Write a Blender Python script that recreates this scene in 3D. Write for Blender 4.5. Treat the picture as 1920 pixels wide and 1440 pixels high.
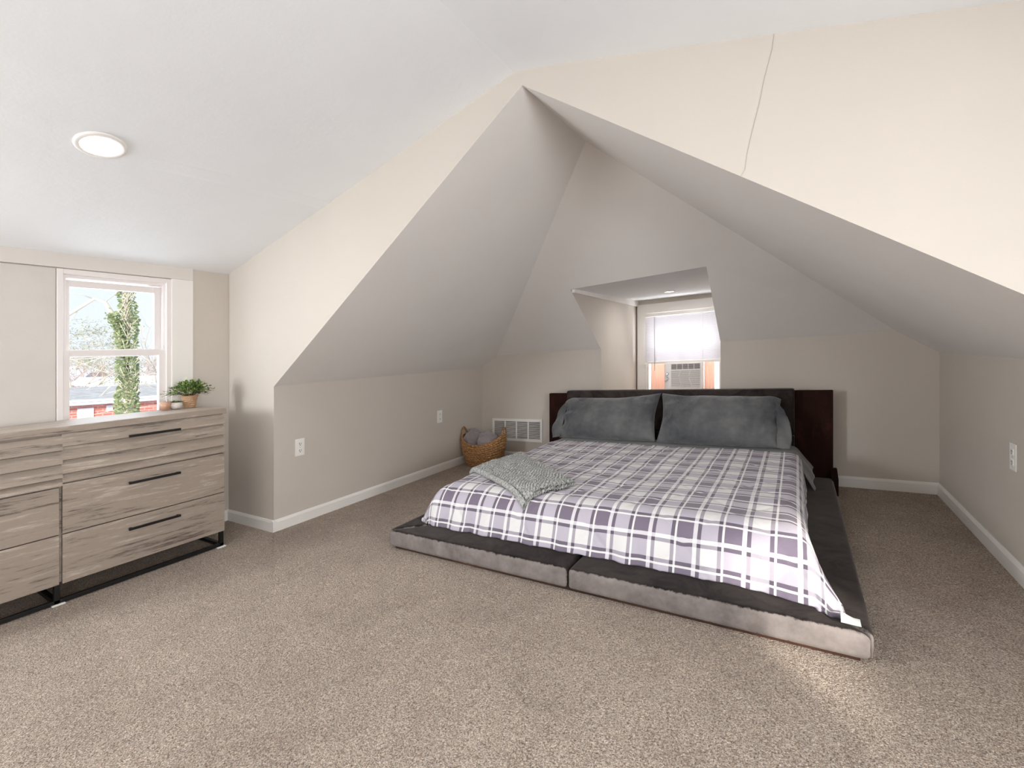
import bpy, bmesh, math, random
from mathutils import Vector, Matrix, noise
from math import sin, cos, pi, sqrt, radians
random.seed(7)
for o in list(bpy.data.objects): bpy.data.objects.remove(o)
C = bpy.context.scene.collection
S = bpy.context.scene

# ------------------------------------------------------------------ camera
# Room frame: +X runs along the back wall, +Y runs from the main room into the bed alcove, Z is plumb.
PSI = 0.5576
cam_d = bpy.data.cameras.new('camera'); cam = bpy.data.objects.new('camera', cam_d); C.objects.link(cam)
cam.location = (3.0259, -1.7832, 1.1893)
cam.rotation_euler = (pi/2, 0, PSI)
cam_d.sensor_width = 36.0; cam_d.lens = 36.0*856.2/1920.0; cam_d.shift_y = -49.9/1920.0
cam_d.clip_start = 0.02; cam_d.clip_end = 500
S.camera = cam

# ------------------------------------------------------------------ view
S.view_settings.view_transform = 'Standard'; S.view_settings.look = 'None'
S.view_settings.gamma = 1.0; S.view_settings.use_curve_mapping = False
S.view_settings.exposure = 0.06
S.cycles.use_denoising = True
S.cycles.max_bounces = 10; S.cycles.diffuse_bounces = 7; S.cycles.transparent_max_bounces = 16
S.cycles.sample_clamp_indirect = 6.0
S.cycles.caustics_reflective = False; S.cycles.caustics_refractive = False

# ------------------------------------------------------------------ world, sun, daylight
w = bpy.data.worlds.new('sky'); S.world = w; w.use_nodes = True
bg = w.node_tree.nodes['Background']
tc = w.node_tree.nodes.new('ShaderNodeTexCoord'); sp = w.node_tree.nodes.new('ShaderNodeSeparateXYZ')
rp = w.node_tree.nodes.new('ShaderNodeValToRGB')
w.node_tree.links.new(tc.outputs['Generated'], sp.inputs[0]); w.node_tree.links.new(sp.outputs['Z'], rp.inputs[0])
w.node_tree.links.new(rp.outputs[0], bg.inputs['Color'])
rp.color_ramp.elements[0].position = 0.0; rp.color_ramp.elements[0].color = (0.83, 0.89, 0.97, 1)
rp.color_ramp.elements[1].position = 0.7; rp.color_ramp.elements[1].color = (0.62, 0.79, 1.0, 1)
bg.inputs['Strength'].default_value = 1.15

def lamp(name, kind, loc, direction, power, color, **kw):
    d = bpy.data.lights.new(name, kind); d.energy = power; d.color = color
    for k, v in kw.items(): setattr(d, k, v)
    o = bpy.data.objects.new(name, d); C.objects.link(o); o.location = loc
    o.rotation_euler = Vector(direction).to_track_quat('-Z', 'Y').to_euler()
    return o
lamp('sun', 'SUN', (12, -14, 8), (-0.66, 0.75, -0.37), 5.8, (1.0, 0.93, 0.84), angle=radians(3))
# daylight lamps outside the glass; the right and left fill lamps are added indoors
lamp('daylight_right_window', 'AREA', (4.62, -1.36, 1.16), (-1, 0.1, 0.1), 76, (0.96, 0.985, 1.01), shape='RECTANGLE', size=0.72, size_y=0.55)
lamp('added_fill_right', 'AREA', (4.40, -2.9, 1.25), (-1, 0.3, 0.1), 55, (0.96, 0.985, 1.01), shape='RECTANGLE', size=0.9, size_y=0.8)  # added fill lamp inside the room; no such window is seen
lamp('added_fill_left', 'AREA', (-0.55, -2.8, 1.35), (1, 0.6, 0.1), 124, (0.95, 0.985, 1.02), shape='RECTANGLE', size=0.8, size_y=0.8)  # added lamp that lifts the alcove's right side; no window is known there
lamp('daylight_left_window', 'AREA', (-0.80, -0.665, 1.35), (1, 0, -0.15), 5, (0.88, 0.94, 1.0), shape='RECTANGLE', size=0.45, size_y=0.8)
lamp('daylight_dormer_window', 'AREA', (1.94, 3.72, 1.22), (0, -1, -0.1), 40, (0.98, 0.985, 1.01), shape='RECTANGLE', size=0.75, size_y=0.55)

# ------------------------------------------------------------------ sheared frame of the attic
SU, SV = 0.055*cos(PSI), 0.055*sin(PSI)     # shear fitted to the camera view: indoor heights rise toward camera right, uprights stay plumb
def G(u, v, h): return Vector((u, v, h + SU*u + SV*v))  # room point with its height sheared

# ------------------------------------------------------------------ mesh helpers
class MB:
    def __init__(s): s.bm = bmesh.new(); s.uv = None
    def face(s, pts):
        vs = [s.bm.verts.new(p) for p in pts]; return s.bm.faces.new(vs)
    def box(s, x0, x1, y0, y1, z0, z1, bev=0.0, seg=2):
        b = bmesh.new(); r = bmesh.ops.create_cube(b, size=1)
        for v in b.verts: v.co = Vector(((x0+x1)/2+v.co.x*(x1-x0), (y0+y1)/2+v.co.y*(y1-y0), (z0+z1)/2+v.co.z*(z1-z0)))
        if bev > 0: bmesh.ops.bevel(b, geom=b.edges[:], offset=bev, segments=seg, profile=0.6, affect='EDGES')
        s.merge(b)
        return s
    def merge(s, b):
        m = bpy.data.meshes.new('t'); b.to_mesh(m); b.free(); s.bm.from_mesh(m); bpy.data.meshes.remove(m)
    def prism(s, poly, axis, a, b):
        # poly: list of 2D points in the two other axes (order x,y,z without axis)
        def P(p, t):
            if axis == 'x': return (t, p[0], p[1])
            if axis == 'y': return (p[0], t, p[1])
            return (p[0], p[1], t)
        A = [s.bm.verts.new(P(p, a)) for p in poly]; B = [s.bm.verts.new(P(p, b)) for p in poly]
        n = len(poly)
        s.bm.faces.new(A[::-1]); s.bm.faces.new(B)
        for i in range(n): s.bm.faces.new((A[i], A[(i+1) % n], B[(i+1) % n], B[i]))
        return s
    def grid(s, f, nu, nv, uvf=None, closed=False):
        if uvf and s.uv is None: s.uv = s.bm.loops.layers.uv.new('UVMap')
        V = [[s.bm.verts.new(f(i/nu, j/nv)) for j in range(nv+1)] for i in range(nu if closed else nu+1)]
        for i in range(nu):
            i2 = (i+1) % nu if closed else i+1
            for j in range(nv):
                fa = s.bm.faces.new((V[i][j], V[i2][j], V[i2][j+1], V[i][j+1])); fa.smooth = True
                if uvf:
                    for l, (a, b) in zip(fa.loops, ((i, j), (i+1, j), (i+1, j+1), (i, j+1))): l[s.uv].uv = uvf(a/nu, b/nv)
        return V
    def lathe(s, prof, cx, cy, n=40, sx=1, sy=1):
        V = [[s.bm.verts.new((cx+r*cos(2*pi*i/n)*sx, cy+r*sin(2*pi*i/n)*sy, z)) for (r, z) in prof] for i in range(n)]
        for i in range(n):
            for j in range(len(prof)-1):
                f = s.bm.faces.new((V[i][j], V[(i+1) % n][j], V[(i+1) % n][j+1], V[i][j+1])); f.smooth = True
        for j in (0, -1):
            if prof[j][0] > 1e-6:
                try: s.bm.faces.new([V[i][j] for i in range(n)])
                except Exception: pass
        return s
    def tube(s, pts, r, n=8, caps=True):
        rr = r if isinstance(r, (list, tuple)) else [r]*len(pts)
        pts = [Vector(p) for p in pts]; rings = []
        up = Vector((0, 0, 1))
        for i, p in enumerate(pts):
            d = (pts[min(i+1, len(pts)-1)]-pts[max(i-1, 0)]).normalized()
            a = d.cross(up); a = a if a.length > 1e-3 else d.cross(Vector((1, 0, 0))); a.normalize(); b = d.cross(a)
            rings.append([s.bm.verts.new(p + rr[i]*(cos(2*pi*k/n)*a+sin(2*pi*k/n)*b)) for k in range(n)])
        for i in range(len(rings)-1):
            for k in range(n):
                f = s.bm.faces.new((rings[i][k], rings[i][(k+1) % n], rings[i+1][(k+1) % n], rings[i+1][k])); f.smooth = True
        if caps: s.bm.faces.new(rings[0][::-1]); s.bm.faces.new(rings[-1])
        return s
    def build(s, name, mat, parent=None, room=True, smooth=None, tri=False, up=False):
        if tri: bmesh.ops.triangulate(s.bm, faces=s.bm.faces[:])
        org = parent_world(parent)
        for v in s.bm.verts:
            p = G(*v.co) if room else v.co.copy()
            v.co = p - org
        bmesh.ops.recalc_face_normals(s.bm, faces=s.bm.faces[:])
        if up:
            s.bm.normal_update()
            if sum(f.normal.z*f.calc_area() for f in s.bm.faces) < 0: bmesh.ops.reverse_faces(s.bm, faces=s.bm.faces[:])
        me = bpy.data.meshes.new(name); s.bm.to_mesh(me); s.bm.free()
        if smooth:
            for p in me.polygons: p.use_smooth = True
        o = bpy.data.objects.new(name, me); C.objects.link(o)
        if mat: me.materials.append(mat)
        if parent: o.parent = parent
        return o
def parent_world(p):
    w = Vector((0, 0, 0))
    while p is not None: w += p.location; p = p.parent
    return w
def thing(name, loc, label, cat, group=None, room=True):
    o = bpy.data.objects.new(name, None); C.objects.link(o); o.empty_display_size = 0.1
    o.location = G(*loc) if room else Vector(loc)
    return tag(o, label, cat, group)
def tag(o, label, cat, group=None, kind=None):
    o['label'] = label; o['category'] = cat
    if group: o['group'] = group
    if kind: o['kind'] = kind
    return o
def struct(o): o['kind'] = 'structure'; return o
def flat_auto(o, ang=35):
    for p in o.data.polygons: p.use_smooth = True
    m = o.modifiers.new('n', 'WEIGHTED_NORMAL') if False else None
    o.data.set_sharp_from_angle(angle=radians(ang))
    return o

# ------------------------------------------------------------------ materials
def srgb(r, g, b):
    f = lambda c: (c/255/12.92 if c/255 <= 0.04045 else ((c/255+0.055)/1.055)**2.4)
    return (f(r), f(g), f(b), 1)
class M:
    def __init__(s, name, color=(0.8, 0.8, 0.8, 1), rough=0.6, **kw):
        s.m = bpy.data.materials.new(name); s.m.use_nodes = True; s.nt = s.m.node_tree
        s.b = s.nt.nodes['Principled BSDF']; s.b.inputs['Base Color'].default_value = color; s.b.inputs['Roughness'].default_value = rough
        for k, v in kw.items(): s.b.inputs[k].default_value = v
        s._tc = None
    def n(s, t, **kw):
        x = s.nt.nodes.new('ShaderNode'+t)
        for k, v in kw.items():
            if k in x.inputs: x.inputs[k].default_value = v
            else: setattr(x, k, v)
        return x
    def l(s, a, b): s.nt.links.new(a, b)
    def coord(s, scale=(1, 1, 1), which='Object'):
        if not s._tc: s._tc = s.n('TexCoord')
        mp = s.n('Mapping'); mp.inputs['Scale'].default_value = scale; s.l(s._tc.outputs[which], mp.inputs[0]); return mp.outputs[0]
    def noise(s, scale, detail=4, rough=0.6, vec=None, dist=0.0):
        x = s.n('TexNoise'); x.inputs['Scale'].default_value = scale; x.inputs['Detail'].default_value = detail
        x.inputs['Roughness'].default_value = rough; x.inputs['Distortion'].default_value = dist
        s.l(vec if vec is not None else s.coord(), x.inputs['Vector']); return x.outputs['Fac']
    def ramp(s, fac, stops, interp='LINEAR'):
        r = s.n('ValToRGB'); cr = r.color_ramp; cr.interpolation = interp
        while len(cr.elements) < len(stops): cr.elements.new(0.5)
        for e, (p, c) in zip(cr.elements, stops): e.position = p; e.color = c if len(c) == 4 else (*c, 1)
        s.l(fac, r.inputs[0]); return r.outputs[0]
    def mix(s, fac, a, b, mode='MIX'):
        x = s.n('Mix', data_type='RGBA', blend_type=mode)
        for sock, val in ((0, fac), (6, a), (7, b)):
            if hasattr(val, 'is_linked'): s.l(val, x.inputs[sock])
            else: x.inputs[sock].default_value = val
        return x.outputs[2]
    def math(s, op, a, b=None, c=None):
        x = s.n('Math', operation=op)
        for i, v in enumerate((a, b, c)):
            if v is None: continue
            if hasattr(v, 'is_linked'): s.l(v, x.inputs[i])
            else: x.inputs[i].default_value = v
        return x.outputs[0]
    def color(s, sock): s.l(sock, s.b.inputs['Base Color']); return s
    def bump(s, h, strength=0.3, dist=0.01):
        x = s.n('Bump'); x.inputs['Strength'].default_value = strength; x.inputs['Distance'].default_value = dist
        s.l(h, x.inputs['Height']); s.l(x.outputs[0], s.b.inputs['Normal']); return s

def paint(name, rgb, rough=0.75, var=0.02):
    m = M(name, srgb(*rgb), rough); c = Vector(srgb(*rgb)[:3])
    n = m.noise(1.7, 3)
    m.color(m.ramp(n, [(0.3, tuple(c*(1-var))), (0.7, tuple(c*(1+var)))]))
    m.bump(m.noise(9, 4), 0.22, 0.01)
    return m.m
wall_paint = paint('greige wall paint', (198, 190.5, 181))
ceil_paint = paint('white ceiling paint', (231, 233, 235))
slope_paint = paint('pale grey ceiling paint', (228, 225, 221))
back_paint = paint('greige wall paint shaded side', (205, 198, 188))
panel_paint = paint('old white panel paint', (204, 199, 193), 0.6, 0.05)
trim_paint = paint('white gloss trim paint', (232, 229, 225), 0.4, 0.01)
vinyl = M('white vinyl', srgb(232, 226, 224), 0.35).m
plastic = M('white plastic', srgb(236, 234, 230), 0.35).m
dark_slot = M('dark slot', srgb(40, 36, 34), 0.7).m
black_metal = M('black powder coated metal', srgb(24, 22, 22), 0.45, Metallic=0.3).m
chrome = M('brushed metal', srgb(190, 190, 190), 0.3, Metallic=1.0).m

def carpet():
    m = M('brown carpet', rough=1.0); v = m.coord()
    tuft = m.noise(150, 3, 0.7, v)
    fine = m.noise(300, 2, 0.6, v)
    mid = m.noise(28, 4, 0.6, v)
    big = m.noise(2.6, 5, 0.62, v, 0.6)
    vo = m.n('TexVoronoi'); vo.inputs['Scale'].default_value = 170; m.l(v, vo.inputs['Vector'])
    t = m.math('ADD', m.math('MULTIPLY', tuft, 0.65), m.math('MULTIPLY', fine, 0.35))
    base = m.ramp(t, [(0.36, srgb(112, 90, 74)), (0.46, srgb(184, 162, 143)), (0.54, srgb(216, 197, 179)), (0.64, srgb(252, 240, 226))])
    worn = m.ramp(big, [(0.32, (0.84, 0.83, 0.82)), (0.55, (1.0, 1.0, 1.0)), (0.72, (1.08, 1.08, 1.08))])
    mot = m.ramp(mid, [(0.3, (0.9, 0.9, 0.9)), (0.7, (1.08, 1.07, 1.06))])
    m.color(m.mix(1.0, m.mix(1.0, base, worn, 'MULTIPLY'), mot, 'MULTIPLY'))
    h = m.math('ADD', t, m.math('MULTIPLY', vo.outputs['Distance'], 0.5))
    m.bump(h, 1.0, 0.02)
    m.b.inputs['Sheen Weight'].default_value = 0.25; m.b.inputs['Sheen Roughness'].default_value = 0.5
    m.b.inputs['Specular IOR Level'].default_value = 0.1
    return m.m
carpet_m = carpet()

def wood(name, dark, mid, light, grain=(1, 1, 1), rough=0.55, seed=0.0):
    m = M(name, rough=rough)
    mp = m.n('Mapping'); tcx = m.n('TexCoord'); m.l(tcx.outputs['Object'], mp.inputs[0]); mp.inputs['Scale'].default_value = grain
    mp.inputs['Location'].default_value = (seed, seed*1.7, seed*0.6)
    v = mp.outputs[0]
    a = m.noise(1.6, 6, 0.62, v, 0.9); b = m.noise(7.0, 8, 0.7, v, 0.4); c = m.noise(26, 6, 0.7, v)
    t = m.math('ADD', m.math('MULTIPLY', a, 0.55), m.math('ADD', m.math('MULTIPLY', b, 0.28), m.math('MULTIPLY', c, 0.17)))
    col = m.ramp(t, [(0.39, dark), (0.46, mid), (0.53, mid), (0.60, light)])
    m.color(col); m.bump(c, 0.15, 0.004)
    return m.m
GR = (14, 1.1, 14)
oak = [wood('grey oak laminate %s' % k, srgb(92, 81, 74), srgb(154, 141, 129), srgb(186, 174, 161), GR, 0.5, sd)
       for k, sd in (('a', 0.0), ('b', 3.3), ('c', 7.1), ('d', 11.9), ('e', 17.3))]
espresso = wood('espresso wood', srgb(26, 11, 7), srgb(40, 19, 13), srgb(54, 28, 20), (3, 12, 1.2), 0.75)
espresso.node_tree.nodes['Principled BSDF'].inputs['Specular IOR Level'].default_value = 0.12
brown_strip = wood('dark brown plinth wood', srgb(42, 24, 16), srgb(62, 38, 26), srgb(84, 54, 40), (1, 10, 10), 0.5)

def velvet(name, dark, lite, brushed=None):
    m = M(name, rough=0.85); v = m.coord((1, 1, 1))
    n1 = m.noise(5.5, 6, 0.7, v, 1.2); n2 = m.noise(1.6, 3, 0.5, v)
    t = m.math('ADD', m.math('MULTIPLY', n1, 0.7), m.math('MULTIPLY', n2, 0.3))
    top = m.ramp(t, [(0.40, dark), (0.52, tuple((a+b)/2 for a, b in zip(dark, lite))), (0.66, lite)])
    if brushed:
        # outward face paler: brushed pile plus light painted into the colour, with ragged edge
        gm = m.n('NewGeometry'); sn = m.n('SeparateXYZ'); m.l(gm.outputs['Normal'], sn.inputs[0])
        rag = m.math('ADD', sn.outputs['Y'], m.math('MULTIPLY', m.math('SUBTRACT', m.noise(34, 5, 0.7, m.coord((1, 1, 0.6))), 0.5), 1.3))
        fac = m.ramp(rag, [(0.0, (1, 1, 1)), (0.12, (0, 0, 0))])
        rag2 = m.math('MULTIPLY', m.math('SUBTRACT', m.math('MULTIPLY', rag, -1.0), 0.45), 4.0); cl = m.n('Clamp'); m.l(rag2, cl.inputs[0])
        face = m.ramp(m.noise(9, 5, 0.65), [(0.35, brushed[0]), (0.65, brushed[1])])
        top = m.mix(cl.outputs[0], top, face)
    m.color(top)
    m.b.inputs['Sheen Weight'].default_value = 0.4; m.b.inputs['Sheen Roughness'].default_value = 0.35
    m.b.inputs['Sheen Tint'].default_value = srgb(205, 196, 190)
    m.b.inputs['Specular IOR Level'].default_value = 0.05
    m.bump(m.noise(60, 3, 0.6, v), 0.08, 0.003)
    return m.m
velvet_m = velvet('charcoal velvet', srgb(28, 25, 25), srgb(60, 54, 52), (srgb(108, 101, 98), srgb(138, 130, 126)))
velvet_h = velvet('dark headboard velvet', srgb(42, 37, 36), srgb(72, 65, 62))

def cloth(name, rgb, var=0.05, weave=900, bumpn=0.1, sheen=0.2):
    m = M(name, rough=0.9); c = Vector(srgb(*rgb)[:3])
    m.color(m.ramp(m.noise(4, 5, 0.6), [(0.3, tuple(c*(1-var))), (0.7, tuple(c*(1+var)))]))
    m.b.inputs['Sheen Weight'].default_value = sheen; m.b.inputs['Specular IOR Level'].default_value = 0.15
    m.bump(m.noise(weave, 2), bumpn, 0.002)
    return m.m
pillow_m = M('slate grey brushed cotton', rough=0.9)
pillow_m.color(pillow_m.ramp(pillow_m.noise(3.2, 4, 0.6), [(0.36, srgb(78, 80, 84)), (0.62, srgb(118, 119, 119))]))
pillow_m.b.inputs['Sheen Weight'].default_value = 0.35; pillow_m.b.inputs['Specular IOR Level'].default_value = 0.12
pillow_m.bump(pillow_m.noise(11, 5, 0.62, pillow_m.coord((1, 1, 0.45)), 0.8), 0.55, 0.02); pillow_m = pillow_m.m
sheet_m = cloth('slate grey sheet cotton', (118, 119, 118), 0.08, 240, 0.2, 0.3)
throw_m = cloth('mauve grey fleece', (140, 132, 134), 0.06, 300, 0.5, 0.5)
knit_m = M('light grey chunky yarn', rough=0.95)
knit_m.color(knit_m.ramp(knit_m.noise(120, 3, 0.7), [(0.36, srgb(128, 129, 127)), (0.5, srgb(176, 177, 174)), (0.64, srgb(214, 215, 211))]))
knit_m.bump(knit_m.noise(260, 3, 0.7), 0.8, 0.006); knit_m = knit_m.m
lining_m = cloth('pale grey duvet lining', (190, 198, 196), 0.03)

PER = 0.193
def plaid():
    m = M('plaid duvet cotton', rough=0.85)
    uv = m.n('UVMap'); sx = m.n('SeparateXYZ'); m.l(uv.outputs[0], sx.inputs[0])
    def band(sock):   # dye level of one set of threads: broad purple, wide white, grey line, broad white, grey line, thin white
        return m.ramp(m.math('FRACT', sock), [(0.0, (.6, .6, .6)), (0.35, (0.1, 0.1, 0.1)), (0.44, (.66, .66, .66)), (0.52, (.3, .3, .3)), (0.87, (.66, .66, .66)), (0.95, (0, 0, 0))], 'CONSTANT')
    n = m.math('MULTIPLY', m.math('ADD', band(sx.outputs['X']), band(sx.outputs['Y'])), 0.5)
    col = m.ramp(n, [(0.05, srgb(240, 239, 240)), (0.30, srgb(226, 225, 224)), (0.36, srgb(212, 207, 214)), (0.45, srgb(186, 180, 192)), (0.48, srgb(166, 160, 170)), (0.60, srgb(120, 110, 126)), (0.66, srgb(92, 84, 96))])
    m.color(m.mix(1.0, col, m.ramp(m.noise(3, 3), [(0.3, (0.96, 0.96, 0.96)), (0.7, (1.0, 1.0, 1.0))]), 'MULTIPLY'))
    m.b.inputs['Sheen Weight'].default_value = 0.15; m.b.inputs['Specular IOR Level'].default_value = 0.25
    m.b.inputs['Roughness'].default_value = 0.6
    m.bump(m.noise(16, 5, 0.6, None, 0.5), 0.35, 0.012)
    return m.m
plaid_m = plaid()

def emis(name, rgb, strength):
    m = M(name, srgb(*rgb), 0.5); m.b.inputs['Emission Color'].default_value = srgb(*rgb); m.b.inputs['Emission Strength'].default_value = strength
    return m.m
glass_m = M('window glass', (0.97, 0.99, 1.0, 1), 0.0, IOR=1.0, Alpha=1.0)
_g = glass_m; _g.nt.nodes.clear()
_o = _g.nt.nodes.new('ShaderNodeOutputMaterial'); _t = _g.nt.nodes.new('ShaderNodeBsdfTransparent'); _gl = _g.nt.nodes.new('ShaderNodeBsdfGlossy'); _mx = _g.nt.nodes.new('ShaderNodeMixShader')
_t.inputs[0].default_value = (0.99, 0.995, 0.995, 1); _gl.inputs['Roughness'].default_value = 0.02; _mx.inputs[0].default_value = 0.04
_g.nt.links.new(_t.outputs[0], _mx.inputs[1]); _g.nt.links.new(_gl.outputs[0], _mx.inputs[2]); _g.nt.links.new(_mx.outputs[0], _o.inputs[0])
glass_m = _g.m

def translucent(name, rgb, amt):
    m = M(name, srgb(*rgb), 0.5); nt = m.nt
    out = nt.nodes['Material Output']; t = nt.nodes.new('ShaderNodeBsdfTranslucent'); t.inputs[0].default_value = srgb(*rgb)
    x = nt.nodes.new('ShaderNodeMixShader'); x.inputs[0].default_value = amt
    nt.links.new(m.b.outputs[0], x.inputs[1]); nt.links.new(t.outputs[0], x.inputs[2]); nt.links.new(x.outputs[0], out.inputs[0])
    return m.m

# ================================================================== ROOM SHELL
UL, UR, W, D, VR = -0.594, 4.45, 3.856, 2.4256, -4.25
KL, KR, H2 = 0.99, 0.972, 1.133
PK, HP = 1.968, 2.333            # peak of the alcove opening
RL = lambda u: 1.84 + 0.2255*(u-UL)            # main ceiling, left plane
RR = lambda u: 2.407 - 0.262*(u-PK)            # main ceiling, right plane
VAP = 0.733; HAP = 2.35
uL2 = (H2-KL)/(HP-KL)*PK; uR2 = W-(H2-KR)/(HP-KR)*(W-PK)
DL, DR, DV, DH = 1.418, 2.4785, 3.566, 1.68
kb = (HAP-H2)/(D-VAP); DO = 1.6425; VO = D-(DO-H2)/kb

m = MB(); m.face([(UL-0.3, VR-0.1, 0), (UR+0.2, VR-0.1, 0), (UR+0.2, D+1.3, 0), (UL-0.3, D+1.3, 0)])
struct(m.build('floor', carpet_m))

def wall_with_hole(name, axis, pos, outline, hole, mat):
    """outline and hole are (a, h) loops in the wall's plane; joined by a bridge and triangulated."""
    P = (lambda a, h: (pos, a, h)) if axis == 'x' else (lambda a, h: (a, pos, h))
    m = MB(); ov = [m.bm.verts.new(P(*p)) for p in outline]; hv = [m.bm.verts.new(P(*p)) for p in hole]
    E = []
    for L in (ov, hv):
        for i in range(len(L)): E.append(m.bm.edges.new((L[i], L[(i+1) % len(L)])))
    bmesh.ops.triangle_fill(m.bm, edges=E, use_beauty=True, use_dissolve=False)
    return m.build(name, mat)
struct(wall_with_hole('wall_left', 'x', UL, [(VR, 0), (0, 0), (0, RL(UL)), (VR, RL(UL))], [(-0.93, 0.45), (-0.39, 0.45), (-0.39, 1.74), (-0.93, 1.74)], wall_paint))
struct(wall_with_hole('wall_right', 'x', UR, [(VR, 0), (0, 0), (0, RR(UR)), (VR, RR(UR))], [(-1.72, 0.66), (-1.0, 0.66), (-1.0, 1.22), (-1.72, 1.22)], wall_paint))
m = MB(); m.face([(UL, VR, 0), (UR, VR, 0), (UR, VR, RR(UR)), (PK, VR, RR(PK)), (UL, VR, RL(UL))]); struct(m.build('wall_rear', wall_paint))
# wall around the alcove opening
m = MB()
m.face([(UL, 0, 0), (0, 0, 0), (0, 0, KL), (UL, 0, KL)])
m.face([(UL, 0, KL), (0, 0, KL), (PK, 0, HP), (PK, 0, RL(PK)+0.03), (UL, 0, RL(UL)+0.03)])
m.face([(W, 0, KR), (UR, 0, KR), (UR, 0, RR(UR)+0.03), (PK, 0, RL(PK)+0.03), (PK, 0, HP)])
m.face([(W, 0, 0), (UR, 0, 0), (UR, 0, KR), (W, 0, KR)])
bmesh.ops.remove_doubles(m.bm, verts=m.bm.verts[:], dist=1e-5)
struct(m.build('wall_partition', wall_paint))
# knee walls and back wall
m = MB(); m.face([(0, 0, 0), (0, D, 0), (0, D, KL+0.012), (0, 0, KL)]); struct(m.build('wall_knee_left', wall_paint))
m = MB(); m.face([(W, 0, 0), (W, D, 0), (W, D, KR), (W, 0, KR)]); struct(m.build('wall_knee_right', wall_paint))
m = MB()
m.face([(0, D, 0), (DL, D, 0), (DL, D, H2), (uL2, D, H2), (0, D, KL+0.012)])
m.face([(DR, D, 0), (W, D, 0), (W, D, KR), (uR2, D, H2), (DR, D, H2)])
m.face([(DL, D, 0), (DR, D, 0), (DR, D, 0.5), (DL, D, 0.5)])
struct(m.build('wall_back', wall_paint))
# alcove slopes
m = MB(); m.face([(0, 0, KL), (0, D, KL+0.012), (uL2, D, H2)]); m.face([(0, 0, KL), (uL2, D, H2), (PK, VAP, HAP), (PK, 0, HP)])
struct(m.build('ceiling_slope_left', slope_paint))
m = MB(); m.face([(W, 0, KR), (W, D, KR), (uR2, D, H2)]); m.face([(W, 0, KR), (uR2, D, H2), (PK, VAP, HAP), (PK, 0, HP)])
struct(m.build('ceiling_slope_right', slope_paint))
m = MB()
m.face([(uL2, D, H2), (DL, D, H2), (DL, VO, DO), (PK, VAP, HAP)])
m.face([(DL, VO, DO), (DR, VO, DO+0.03), (PK, VAP, HAP)])
m.face([(DR, D, H2), (uR2, D, H2), (PK, VAP, HAP), (DR, VO, DO+0.03)])
struct(m.build('ceiling_slope_back', slope_paint))
# dormer
m = MB(); m.face([(DL, D, 0.5), (DL, DV, 0.5), (DL, DV, DH), (DL, VO, DO), (DL, D, H2)]); struct(m.build('wall_dormer_left', wall_paint))
m = MB(); m.face([(DR, D, 0.5), (DR, DV, 0.5), (DR, DV, DH), (DR, VO, DO+0.03), (DR, D, H2)]); struct(m.build('wall_dormer_right', wall_paint))
m = MB(); m.face([(DL, VO, DO), (DR, VO, DO+0.03), (DR, DV, DH), (DL, DV, DH)]); struct(m.build('ceiling_dormer', ceil_paint))
m = MB(); m.face([(DL, D, 0.5), (DR, D, 0.5), (DR, DV, 0.5), (DL, DV, 0.5)]); struct(m.build('floor_dormer', wall_paint))
struct(wall_with_hole('wall_dormer_end', 'y', DV, [(DL, 0.5), (DR, 0.5), (DR, DH+0.02), (DL, DH+0.02)], [(1.545, 0.62), (2.345, 0.62), (2.345, 1.52), (1.545, 1.52)], wall_paint))
# main ceiling with its softly rounded ridge
m = MB()
pr = [(UL, RL(UL))] + [(PK-0.10, RL(PK-0.10)), (PK-0.04, RL(PK-0.05)), (PK+0.03, RR(PK+0.035)-0.001), (PK+0.10, RR(PK+0.10))] + [(UR, RR(UR))]
for (a, ha), (b, hb) in zip(pr[:-1], pr[1:]): 
    f = m.face([(a, 0.04, ha), (b, 0.04, hb), (b, VR-0.04, hb), (a, VR-0.04, ha)]); f.smooth = False
bmesh.ops.remove_doubles(m.bm, verts=m.bm.verts[:], dist=1e-5)
struct(m.build('ceiling', ceil_paint))
m = MB(); m.prism([(UL-0.02, RL(UL)+0.02), (PK, RR(PK)+0.06), (UR+0.02, RR(UR)+0.02), (UR+0.02, RR(UR)+0.12), (PK, RR(PK)+0.16), (UL-0.02, RL(UL)+0.12)], 'y', VR-0.1, D+1.3)
struct(m.build('sun_block_roof', M('sun block slab', srgb(120, 110, 100), 0.9).m))  # unseen slab added above the ceiling to block sun leaks
# baseboards
def base_prof(): return [(0, 0), (0.014, 0), (0.014, 0.062), (0.009, 0.072), (0.004, 0.078), (0, 0.078)]
def baseboard(name, p0, p1, n):
    m = MB(); P0, P1, N = Vector((*p0, 0)), Vector((*p1, 0)), Vector((*n, 0))
    A = [m.bm.verts.new(P0+N*a+Vector((0, 0, b))) for a, b in base_prof()]; B = [m.bm.verts.new(P1+N*a+Vector((0, 0, b))) for a, b in base_prof()]
    k = len(A); m.bm.faces.new(A[::-1]); m.bm.faces.new(B)
    for i in range(k): m.bm.faces.new((A[i], A[(i+1) % k], B[(i+1) % k], B[i]))
    struct(m.build(name, trim_paint))
baseboard('baseboard_knee_left', (0, -0.014), (0, D), (1, 0))
baseboard('baseboard_partition_left', (UL, 0), (0.014, 0), (0, -1))
baseboard('baseboard_back', (0, D), (W, D), (0, -1))
baseboard('baseboard_knee_right', (W, D), (W, -0.014), (-1, 0))
baseboard('baseboard_partition_right', (W-0.014, 0), (UR, 0), (0, -1))
baseboard('baseboard_left', (UL, VR), (UL, 0), (1, 0))
baseboard('baseboard_right', (UR, VR), (UR, 0), (-1, 0))
baseboard('baseboard_rear', (UL, VR), (UR, VR), (0, 1))
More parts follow.
